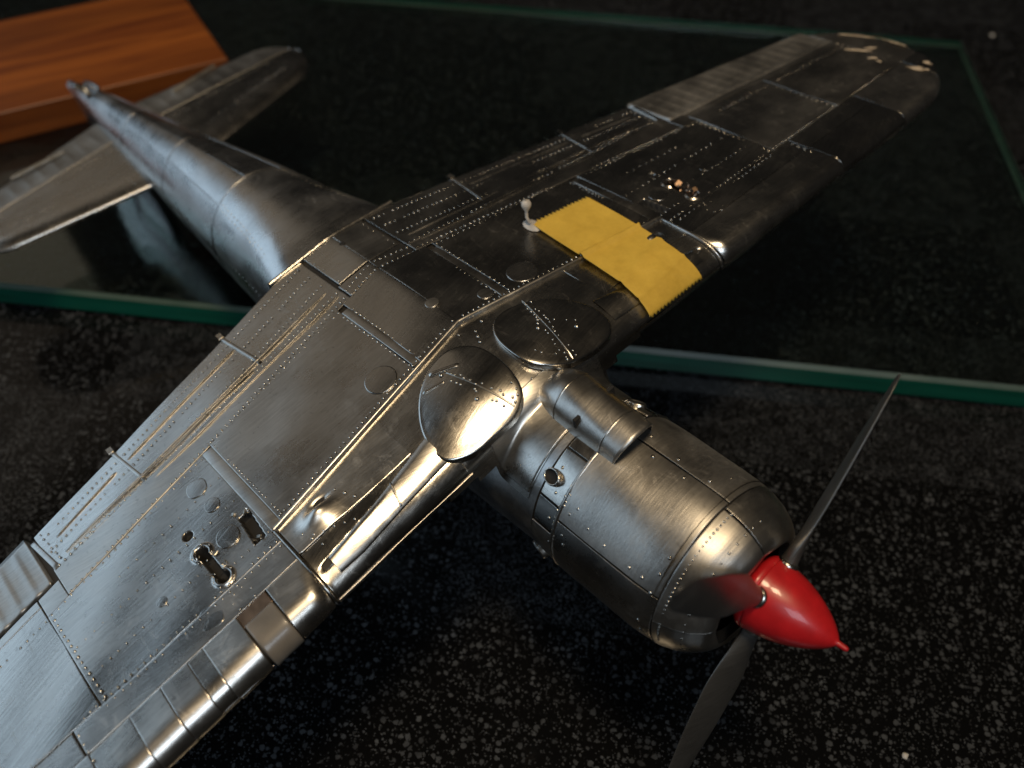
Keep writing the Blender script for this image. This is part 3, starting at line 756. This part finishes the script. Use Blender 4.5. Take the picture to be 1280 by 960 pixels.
# bottom seam with rivets
R_ = Rivets()
_FA = np.linspace(-math.pi, math.pi, 181)
def F_fus(q, a):
    q, a = np.broadcast_arrays(np.asarray(q, float), np.asarray(a, float)); sh = q.shape
    q_, a_ = q.ravel(), a.ravel(); w_ = np.interp(q_, FX, FW); zt = np.interp(q_, FX, FT); zb = np.interp(q_, FX, FB); e = np.interp(q_, FX, FNX)
    hc = zt-np.maximum(.05, .95*w_); c, s_ = np.cos(a_), np.sin(a_); pw = np.where(c > 0, 2/e, 1.0)
    y = w_*np.sign(s_)*np.abs(s_)**pw; z = hc+np.where(c > 0, (zt-hc), (hc-zb))*np.sign(c)*np.abs(c)**np.where(c > 0, 2/e, .9)
    z = z-np.where(c > 0, TD*np.abs(y)*np.clip((q_+3.0)/.9, 0, 1)*.8, 0)
    return np.stack([q_, y, z], -1).reshape(*sh, 3)
for x0, x1 in ((-6.22, -5.25), (-5.24, -4.2), (-4.19, -3.15)):
    for a0, a1 in ((-88, -37), (-36, 0), (0, 36), (37, 88)):
        panel('skin_panel', F_fus, x0, x1, math.radians(a0), math.radians(a1), M_FUS, fus, lift=.006, thick=.006, gap=.003, nu=20, nv=12, warp=.5)
for ang in (-1.45, -.68, -.60, .60, .68, 1.45):
    for x in np.arange(-6.2, -2.3, .055):
        p0, p1 = fus_sec(x, 720), None
        k = int((ang % (2*math.pi))/(2*math.pi)*720); p = p0[k]; nrm = np.array([0, math.sin(ang), math.cos(ang)])
        R_.dome(p+nrm*.001, nrm, .006)
R_.build(fus)
# folded wing root edge with brass-coloured rub
rows = []
for i in range(41):
    y = -.52+1.04*i/40; x = -2.035-.02*abs(y); z = float(surfZ(x, y)); rows.append([(x-.030, y, z-.045), (x-.026, y, z+.010), (x-.010, y, z+.020+.003*math.sin(i*2.1)), (x+.008, y, z+.018), (x+.010, y, z)])
obj('root_seam', np.array(rows).reshape(-1, 3), gridfaces(41, 5), M_SHINE, fus)
# tail wheel bay: dark floor and two little doors
mb = MB(); mb.box((-6.53, 0, -.66), (.24, 0, 0), (0, .045, 0), (0, 0, .012)); obj('tail_wheel_bay', mb.v, mb.f, M_HOLE, fus, smooth=False)
for sg in (-1, 1):
    rows = []
    for i in range(13):
        x = -6.76+.46*i/12; zt = np.interp(x, FX, FT)
        e = .026*math.sin(math.pi*i/12)**.6
        rows.append([(x, sg*.054, zt-.03), (x, sg*(.058), zt+.01), (x, sg*(.075+e*.3), zt+e), (x, sg*(.082+e*.3), zt+e-.004), (x, sg*.066, zt-.03)])
    obj('tail_wheel_door', np.array(rows).reshape(-1, 3), gridfaces(13, 5), M_SHINE, fus)
# fin and rudder hanging below (the model lies upside down)
def slab_xz(name, outline, th, mat, parent):
    o = np.array(outline); c = o.mean(0); vs = []
    for s_, y in ((1, 0), (.93, th), (.6, th*1.15), (.93, -th), (.6, -th*1.15)):
        for p in c+(o-c)*s_: vs.append((p[0], y, p[1]))
    K = len(o); f_ = []
    for i in range(K):
        j = (i+1) % K
        f_ += [(i, j, K+j, K+i), (K+i, K+j, 2*K+j, 2*K+i), (i, 3*K+i, 3*K+j, j), (3*K+i, 4*K+i, 4*K+j, 3*K+j)]
    f_ += [tuple(range(2*K, 3*K)), tuple(range(5*K-1, 4*K-1, -1))]
    return obj(name, vs, f_, mat, parent)
fin = slab_xz('fin', [(-6.45, -.80), (-6.45, -1.405), (-6.15, -1.44), (-5.85, -1.38), (-5.4, -1.05), (-5.2, -.90)], .05, M_FUS, plane)
slab_xz('rudder', [(-7.06, -.58), (-7.05, -1.10), (-6.95, -1.30), (-6.75, -1.375), (-6.47, -1.40), (-6.47, -.75), (-6.8, -.62)], .045, M_FUS, fin)
# canopy, on which the model rests
sec = []
for i in range(21):
    t = i/20; x = -2.2+1.75*t; h = math.sin(math.pi*min(1, max(0, t)))**.55
    a = np.linspace(-math.pi/2, math.pi/2, 25); zc = -1.10
    zb = zc-(.22+.59*h)
    sec.append(np.stack([np.full(25, x), (.18+.16*h)*np.sin(a), zc+(zb-zc)*np.cos(a)], -1))
sec = np.array(sec)
mn = (sec.reshape(-1, 3)@NN).min(); sec[..., 2] += (GLASS_TOP+.004-mn)*np.clip((-1.1-sec[..., 2])/.6, 0, 1)
obj('canopy', sec.reshape(-1, 3), gridfaces(21, 25), M_PLASTIC, plane)

# ------------------------------------------------------------------ tailplane
def stabilizer(sg):
    z0 = -.65
    yt = 1.80
    def ks(y): return math.sqrt(max(0, 1-max(0, (y-1.45)/.36)**2.4))
    def le(y): return -4.70-.22*(y-.35)-.45*(1-ks(y))
    def te(y): return -6.08+.19*(y-.36)+.42*(1-ks(y))
    def hg(y): return -5.64+.07*y
    def loft(name, fa, fb, mat, parent, th, rib=0, ya=.10, yb=1.80):
        ny = 90; nu = 18; vs = []
        for i in range(ny):
            y = ya+(yb-ya)*i/(ny-1); a, b_ = fa(y), fb(y)
            if b_ < a: b_ = a
            for side in (1, -1):
                for j in range(nu):
                    tt = [0, .006, .02]+[.02+.965*(q_+1)/(nu-5) for q_ in range(nu-5)]+[.995, 1]; t = tt[j] if side == 1 else tt[nu-1-j]
                    u = 1-t; kk = .35+.65*ks(y)
                    h = kk*(.005+th*t) if rib else kk*th*min(1, math.sqrt(u/.22))*(1-.42*max(0, (u-.22)/.78))
                    if rib: h += .004*abs(math.cos(math.pi*(y-ya)/(yb-ya)*11))**6*math.sin(math.pi*t)
                    vs.append((a+(b_-a)*t, sg*y, z0+side*h))
        return obj(name, vs, gridfaces(ny, 2*nu, closev=True)+[tuple(range((ny-1)*2*nu, ny*2*nu))], mat, parent)
    st = loft('stabilizer', lambda y: max(hg(y), te(y))+.002, le, M_SKIN2, plane, .050)
    loft('elevator', te, lambda y: max(hg(y), te(y)+.02)-.001, M_FABRIC, st, .024, rib=1, ya=.16, yb=1.77)
    R_ = Rivets()
    Fs = lambda q, y: np.stack([q, y, np.full_like(q, z0+.050)], -1)
    R_.row(Fs, (-5.02, .35*sg), (-5.22, 1.5*sg), .04, r=.007, lift=-.006)
    R_.row(Fs, (-5.50, .30*sg), (-5.45, 1.5*sg), .05, r=.006, lift=-.018)
    R_.row(Fs, (-5.0, .42*sg), (-4.78, .40*sg), .05, r=.006, lift=-.004)
    R_.build(st)
    # bright rolled leading edge
    rows = []
    for i in range(40):
        y = .30+1.30*i/39; x = le(y)
        rows.append([(x+.022*math.cos(a)-.006, sg*y, z0+.022*math.sin(a)) for a in np.linspace(0, 2*math.pi, 10, endpoint=False)])
    obj('leading_edge_tube', np.array(rows).reshape(-1, 3), gridfaces(40, 10, closev=True), M_SHINE, st)
    mb = MB(); mb.box((-5.93, .85*sg, z0+.030), (.014, .004*sg, 0), (-.02*sg, .26, 0), (0, 0, .008)); obj('trim_tab', mb.v, mb.f, M_SHINE, st, smooth=False)
    rows = []
    for i in range(30):      # root fairing
        x = -4.62-1.45*i/29; yw = float(np.interp(x, FX, FW)); e = math.sin(math.pi*i/29)**.4
        rows.append([(x, sg*(yw*.93+(.10*e)*math.sin(a)), z0+.055*e+.07*e*(1-math.cos(a-.0))-.02) for a in np.linspace(math.pi/2, 0, 8)])
    return st
stabilizer(-1); stabilizer(1)

# ------------------------------------------------------------------ engine cowling
CX = [.28, .47, .60, 1.0, 1.10, 1.18, 1.26, 1.33, 1.38, 1.405, 1.40, 1.36]
CR = [.497, .505, .508, .507, .500, .487, .460, .420, .375, .335, .300, .285]
CZ = [-.62, -.62, -.62, -.62, -.617, -.612, -.604, -.596, -.588, -.582, -.58, -.58]
# arc-length parameter along the profile
CS = np.concatenate([[0], np.cumsum(np.hypot(np.diff(CX), np.diff(CR)))])
def F_cowl(q, a):
    q, a = np.broadcast_arrays(np.asarray(q, float), np.asarray(a, float))
    x = np.interp(q, CS, CX); r_ = np.interp(q, CS, CR); z = np.interp(q, CS, CZ)
    return np.stack([x, r_*np.sin(a), z+r_*np.cos(a)], -1)
# smooth profile by resampling
_qs = np.linspace(0, CS[-1], 160)
def _sm(v):
    u = np.interp(_qs, CS, v)
    for _ in range(3): u[1:-1] = (u[:-2]+2*u[1:-1]+u[2:])/4
    return u
_xs, _rs, _zs = _sm(CX), _sm(CR), _sm(CZ)
CS_, CX, CR, CZ = CS, _xs, _rs, _zs
CS = _qs
qx = lambda x: float(np.interp(x, CX[:140], CS[:140]))
D2 = math.radians
inner = []
for q in np.linspace(0, CS[-1], 60):
    a = np.linspace(0, 2*math.pi, 72, endpoint=False); P_ = F_cowl(np.full(72, q), a); n_ = np.stack([np.zeros(72), np.sin(a), np.cos(a)], -1)
    inner.append(P_-n_*.014)
inner = np.array(inner)
cowl = obj('cowling', inner.reshape(-1, 3), gridfaces(60, 72, closev=True), M_CORE, plane)
QF, QS, QE = qx(.47), qx(1.15), CS[-1]
def cp(qa, qb, a0, a1, mat, lift=.004, **k):
    return panel('cowl_panel', F_cowl, qa, qb, D2(a0), D2(a1), mat, cowl, lift=lift, gap=.004, warp=1.2, **k)
cp(QF, QS, -58, 12, M_COWL, .006, nu=26, nv=34)
cp(QF, QS, 13, 62, M_COWL, .004, nu=26, nv=26)
cp(QF, QS, -128, -59, M_SKIN, .004, nu=26, nv=34)
cp(QF, QS, 63, 130, M_SKIN, .004, nu=26, nv=34)
cp(QF, QS, 131, 231, M_SKIN, .004, nu=26, nv=40)
for a0, a1 in ((-75, 7), (8, 95), (96, 190), (191, 284)):
    cp(QS, QE, a0, a1, M_COWL, .006, nu=44, nv=36)
for i, (a0, a1) in enumerate(((-18, 17), (18, 50), (51, 85), (86, 130), (131, 185), (186, 230), (231, 262), (263, 288), (289, 308), (309, 341))):
    cp(.030, QF, a0, a1, (M_SKIN, M_SHINE)[i % 2], .000+.006*(i % 2), nu=8, nv=14)
R_ = Rivets()
for k in range(64):
    a = D2(-95+k*3.2); R_.row(F_cowl, (QS+.045, a), (QS+.0451, a+.0001), 9, r=.0068, lift=.005, skip=.06)
for x, a in ((.53, -50), (.56, -44), (.66, -50), (.53, -66), (.55, -72), (.78, -52), (.95, -53), (1.03, -53), (1.10, -45), (1.10, -34), (1.10, -58), (1.08, -84), (1.09, -95), (.6, 20), (.8, 17), (1.0, 17), (.7, 8), (.9, 8), (1.05, 30), (.36, -30), (.40, -45), (.42, -62)):
    q = qx(x); R_.row(F_cowl, (q, D2(a)), (q+.0001, D2(a)+.0001), 9, r=.0095, lift=.004, skip=0)
for k in range(26):
    a = D2(-40-k*2.6); R_.row(F_cowl, (QF+random.uniform(-.02, .02), a), (QF+.0001, a+.0001), 9, r=.007, lift=.007, skip=.1)
for k in range(16):
    a = D2(-100+k*8); R_.row(F_cowl, (qx(1.30), a), (qx(1.30)+.0001, a+.0001), 9, r=.007, lift=.006)
R_.build(cowl)
# strap round the cowling at the flap line
rows = []
for k in range(60):
    a = D2(-150+k*4); row = []
    for dq, dz in ((-.012, .0), (-.010, .009), (0, .012), (.010, .009), (.012, 0)):
        q = np.array([QF+dq]); A = np.array([a]); row.append(F_cowl(q, A)[0]+normal(F_cowl, q, A)[0]*(dz+.0015*math.sin(k*2.3)))
    rows.append(row)
obj('cowl_strap', np.array(rows).reshape(-1, 3), gridfaces(60, 5), M_SKIN2, cowl)
# exhaust stubs poking from the cowl flap gap
for a in (-38, -104, 42, 104):
    c = np.array([.345, .50*math.sin(D2(a)), -.62+.50*math.cos(D2(a))]); nrm = np.array([-.25, math.sin(D2(a)), math.cos(D2(a))]); nrm /= np.linalg.norm(nrm)
    t1 = np.array([1, 0, 0])-nrm*nrm[0]; t1 /= np.linalg.norm(t1); t2 = np.cross(nrm, t1); rows = []
    for rr, h in ((1.1, -.03), (1.08, .016), (.98, .026), (.84, .022), (.78, .008), (.0, .008)):
        rows.append([c+nrm*h+rr*(.060*t1*math.cos(b_)+.042*t2*math.sin(b_)) for b_ in np.linspace(0, 2*math.pi, 22, endpoint=False)])
    f_ = gridfaces(6, 22, closev=True)
    obj('exhaust_stub', np.array(rows).reshape(-1, 3), f_, [M_RIVET, M_HOLE], cowl, matidx=[0 if i < 3*22 else 1 for i in range(len(f_))])
# engine face inside the opening
rows = []
for x, rr in ((1.12, .49), (1.12, .16), (1.20, .15), (1.30, .12), (1.32, 0)):
    rows.append([(x, rr*math.sin(a), -.585+rr*math.cos(a)) for a in np.linspace(0, 2*math.pi, 40, endpoint=False)])
eng = obj('engine_face', np.array(rows).reshape(-1, 3), gridfaces(5, 40, closev=True), M_CORE, plane)
for k in range(9):
    a = 2*math.pi*k/9; d = np.array([0, math.sin(a), math.cos(a)]); c0 = np.array([1.17, 0, -.585]); rows = []
    t = np.cross(d, (1, 0, 0)); 
    for i in range(17):
        rr = .15+.26*i/16; rad = .052 if i % 2 else .066
        rows.append([c0+d*rr+rad*(t*math.cos(b_)+np.array([1, 0, 0])*math.sin(b_)) for b_ in np.linspace(0, 2*math.pi, 12, endpoint=False)])
    obj('cylinder', np.array(rows).reshape(-1, 3), gridfaces(17, 12, closev=True), M_CORE, eng)

# ------------------------------------------------------------------ oil cooler scoop
def scoop():
    ns, na = 34, 30; shell = []; ins = []
    for i in range(ns):
        t = i/(ns-1); x = -.035+.625*t
        hw = .175*(1-.24*(1-min(1, t/.35))**2)-.012*t
        hz = .182*(1-.42*(1-min(1, t/.30))**2)*(1-.10*t*t)
        yc = .085-.03*t; row = []; row2 = []
        for a in np.linspace(-math.pi/2, math.pi/2, na):
            y = yc+hw*math.sin(a)*(1+.06*math.cos(2*a)); z = -.165+hz*1.12*abs(math.cos(a))**.72
            xx = x+(.05*(math.cos(a)-.3)*t**6); row.append((xx, y, z+.0016*math.sin(7*a+9*t)))
            row2.append((xx-(.004 if t > .98 else 0), yc+(hw-.014)*math.sin(a), -.165+(hz*1.12-.014)*abs(math.cos(a))**.72))
        shell.append(row); ins.append(row2)
    cap = [[(-.055, .085+(p[1]-.085)*.86, -.165+(p[2]+.165)*.80) for p in shell[0]], [(-.058, .085, -.14)]*na]
    allr = [cap[1], cap[0]]+shell+ins[::-1][:20]
    o = obj('oil_cooler_scoop', np.array([np.array(r_) for r_ in allr]).reshape(-1, 3), gridfaces(len(allr), na), [M_COWL, M_CORE], plane,
            matidx=[0 if i < (len(shell)+2)*(na-1) else 1 for i in range((len(allr)-1)*(na-1))])
    # two hoops soldered round the scoop
    for k in (9, 27):
        rows = []
        for d, h in ((-1, 0), (0, .005), (1, 0)):
            p = np.array(shell[k])+(np.array(shell[k+1])-np.array(shell[k]))*.3*d
            c = np.array([0, .07, -.15]); n_ = p-c; n_[:, 0] = 0; n_ /= np.linalg.norm(n_, axis=1)[:, None]; rows.append(p+n_*h)
        obj('hoop', np.array(rows).reshape(-1, 3), gridfaces(3, na), M_SKIN2, o)
    # radiator core and a soldered flange
    mb = MB(); mb.box((.30, .07, -.10), (.01, 0, 0), (0, .15, 0), (0, 0, .10)); obj('radiator_core', mb.v, mb.f, M_HOLE, o, smooth=False)
    rows = []
    for i in range(ns):
        r0 = shell[i][0]; r1 = shell[i][-1]
    return o
scoop()
mb = MB(); mb.box((.44, .300, -.19), (.035, .005, -.004), (-.004, .022, -.018), (0, .002, .005)); mb.box((.30, .275, -.165), (.03, .01, 0), (-.005, .02, -.014), (0, 0, .005))
obj('scoop_bracket', mb.v, mb.f, M_SKIN2, belly, smooth=False)

# ------------------------------------------------------------------ spinner and propeller
AX = np.array([1, .045, .02]); AX /= np.linalg.norm(AX)
UZ = np.array([0, 0, 1])-AX*AX[2]; UZ /= np.linalg.norm(UZ); UY = np.cross(UZ, AX); UY *= np.sign(UY[1])
HB = np.array([1.415, 0, -.515])
rows = []
prof = [(-.03, .165), (0, .192), (.012, .198), (.034, .2005), (.037, .1955), (.041, .1955), (.044, .2005), (.05, .2)]+[(.05+.40*t, .195*(1-t**1.75)**.72) for t in np.linspace(.06, .985, 24)]+[(.452, .016), (.456, .014), (.485, .013), (.496, .009), (.498, 0)]
for d, r_ in prof:
    rows.append([HB+AX*d+r_*(UY*math.sin(a)+UZ*math.cos(a)) for a in np.linspace(0, 2*math.pi, 48, endpoint=False)])
spin = obj('spinner', np.array(rows).reshape(-1, 3), gridfaces(len(prof), 48, closev=True), M_RED, plane, label='red painted pointed spinner')
def blade(phi, length, pitch, cone, mat, chord=.20, twist=.5):
    d = UY*math.sin(phi)+UZ*math.cos(phi); d = d+AX*cone; d /= np.linalg.norm(d)
    tg = np.cross(d, AX); tg /= np.linalg.norm(tg); H = HB+AX*.07; rows = []
    ts = np.concatenate([np.linspace(0, .15, 6), np.linspace(.18, .9, 22), np.linspace(.91, 1, 12)])
    for t in ts:
        r_ = .10+(length-.10)*t
        ch = chord*(.42+.58*sstep(.05, .42, t))*(1-.28*sstep(.55, 1, t))*math.sqrt(max(.0004, 1-max(0, (t-.86)/.14)**2.2))
        th = (.048-.030*sstep(0, .35, t)-.008*t)*(1 if t < .9 else .7)
        if t < .06: ch = max(ch*.9, .085); th = .042
        b_ = -(pitch+twist*(1-t)**1.5)
        cd = tg*math.cos(b_)+AX*math.sin(b_); nd = np.cross(d, cd)
        rows.append([H+d*r_+cd*ch*.5*math.cos(a)+nd*th*math.sin(a)*(.55+.45*abs(math.sin(a)))+nd*.018*(1-math.cos(a)**2)*0 for a in np.linspace(0, 2*math.pi, 24, endpoint=False)])
    o = obj('propeller_blade', np.array(rows).reshape(-1, 3), gridfaces(len(ts), 24, closev=True)+[tuple(range((len(ts)-1)*24, len(ts)*24))], mat, plane)
    # collar where the blade leaves the spinner
    rows = []
    for h, rr in ((.165, .052), (.19, .056), (.205, .050), (.207, .03)):
        rows.append([H+d*h+rr*(tg*math.cos(a)+np.cross(d, tg)*math.sin(a)) for a in np.linspace(0, 2*math.pi, 20, endpoint=False)])
    obj('blade_collar', np.array(rows).reshape(-1, 3), gridfaces(4, 20, closev=True), M_RIVET, o)
    return o
blade(math.radians(54), 1.25, .34, 0, M_PROP, .22, .15)
blade(math.radians(326), 1.17, -.20, -.05, M_PROP, .24, .4)
blade(math.radians(221), 1.30, .25, 0, M_PROP, .25, .3)

# ------------------------------------------------------------------ yellow tape over the far wing
def tape():
    nu, nv = 70, 22
    vs = []
    q0, q1 = lambda s_: -1.05+.075*s_, lambda s_: .175*1+.0*s_
    zz = lambda s_, ph: .026*abs(((s_*15+ph) % 1)-.5)*2
    for i in range(nu):
        u = i/(nu-1)
        for j in range(nv*4+1):
            s_ = j/(nv*4)
            qa = -1.05+.075*s_-(zz(s_, 0) if i == 0 else 0); qb = .035+(zz(s_, .3) if i == nu-1 else 0)
            q = qa+(qb-qa)*u
            yi = .925-.085*u; yo = 1.374-.060*u
            y = yi+(yo-yi)*s_+.006*math.sin(7*u)*(s_-.5)
            Q = np.array([q]); Y = np.array([y]); p = F_wing(Q, Y)[0]; n_ = normal(F_wing, Q, Y)[0]
            xw = float(wellX(np.array(y)))
            h = .034+.026*math.exp(-((q-xw)/.013)**2)+.012*math.exp(-((q+.26+.06*s_)/.014)**2)+.009*math.exp(-((q+.12+.05*s_)/.012)**2)+.002*math.sin(9*q+6*s_)+.004*math.exp(-((q+.45-.5*s_)/.02)**2)*s_+.001*math.sin(17*s_+4*q)
            h += .012*sstep(-.75, -.55, -q*1)*0
            if i in (0, nu-1): h -= .006
            vs.append(p+n_*h)
    o = obj('masking_tape', vs, gridfaces(nu, nv*4+1), M_TAPE, None, label='strip of yellow masking tape with serrated ends across the far wing', cat='tape')
    o.matrix_world = M_AIR
    md = o.modifiers.new('thickness', 'SOLIDIFY'); md.thickness = .00012; md.offset = 0
tape()
# white glue thread by the corner of the tape
def thread():
    path = [(-1.05, .935, .03), (-1.055, .915, .05), (-1.075, .915, .085), (-1.085, .93, .125), (-1.09, .94, .15)]
    rad = [.012, .012, .010, .012, .030]; rows = []
    for k in range(len(path)):
        x, y, h = path[k]; z = float(surfZ(x, y))+h
        rows.append([(x+rad[k]*math.cos(a), y+rad[k]*math.sin(a), z) for a in np.linspace(0, 2*math.pi, 12, endpoint=False)])
    x, y, h = path[-1]; z = float(surfZ(x, y))+h
    for rr, dz in ((.034, .02), (.026, .04), (.004, .048)):
        rows.append([(x+rr*math.cos(a), y+rr*math.sin(a), z+dz) for a in np.linspace(0, 2*math.pi, 12, endpoint=False)])
    base = []
    for rr, dz in ((.06, .018), (.05, .028), (.02, .036), (.011, .04)):
        base.append([(-1.05+rr*math.cos(a)*1.3, .93+rr*math.sin(a)*.8, float(surfZ(-1.05, .93))+dz) for a in np.linspace(0, 2*math.pi, 12, endpoint=False)])
    o = obj('glue_thread', np.array(base+rows).reshape(-1, 3), gridfaces(len(base)+len(rows), 12, closev=True), M_GLUE, None, label='tiny white glue thread standing at the corner of the yellow tape', cat='glue thread')
    o.matrix_world = M_AIR
thread()
# crumbs lying on the counter
def crumb(x, y, r_, label):
    rs = np.random.default_rng(int(x*100+900)); K = 10; rows = []
    for rr, h in ((.7, 0), (1, .35), (.8, .8), (.25, 1.0)):
        rows.append([(x+r_*rr*(1+.3*rs.normal())*math.cos(a), y+r_*rr*(1+.3*rs.normal())*math.sin(a), .001+r_*h) for a in np.linspace(0, 2*math.pi, K, endpoint=False)])
    obj('crumb', np.array(rows).reshape(-1, 3), gridfaces(4, K, closev=True)+[tuple(range(3*K, 4*K))], M_GLUE, None, smooth=False, label=label, cat='crumb')
crumb(2.55, -0.90, .020, 'tiny pale crumb on the counter below the red spinner')
crumb(5.50, 9.26, .028, 'pale crumb on the counter beyond the far corner of the glass')
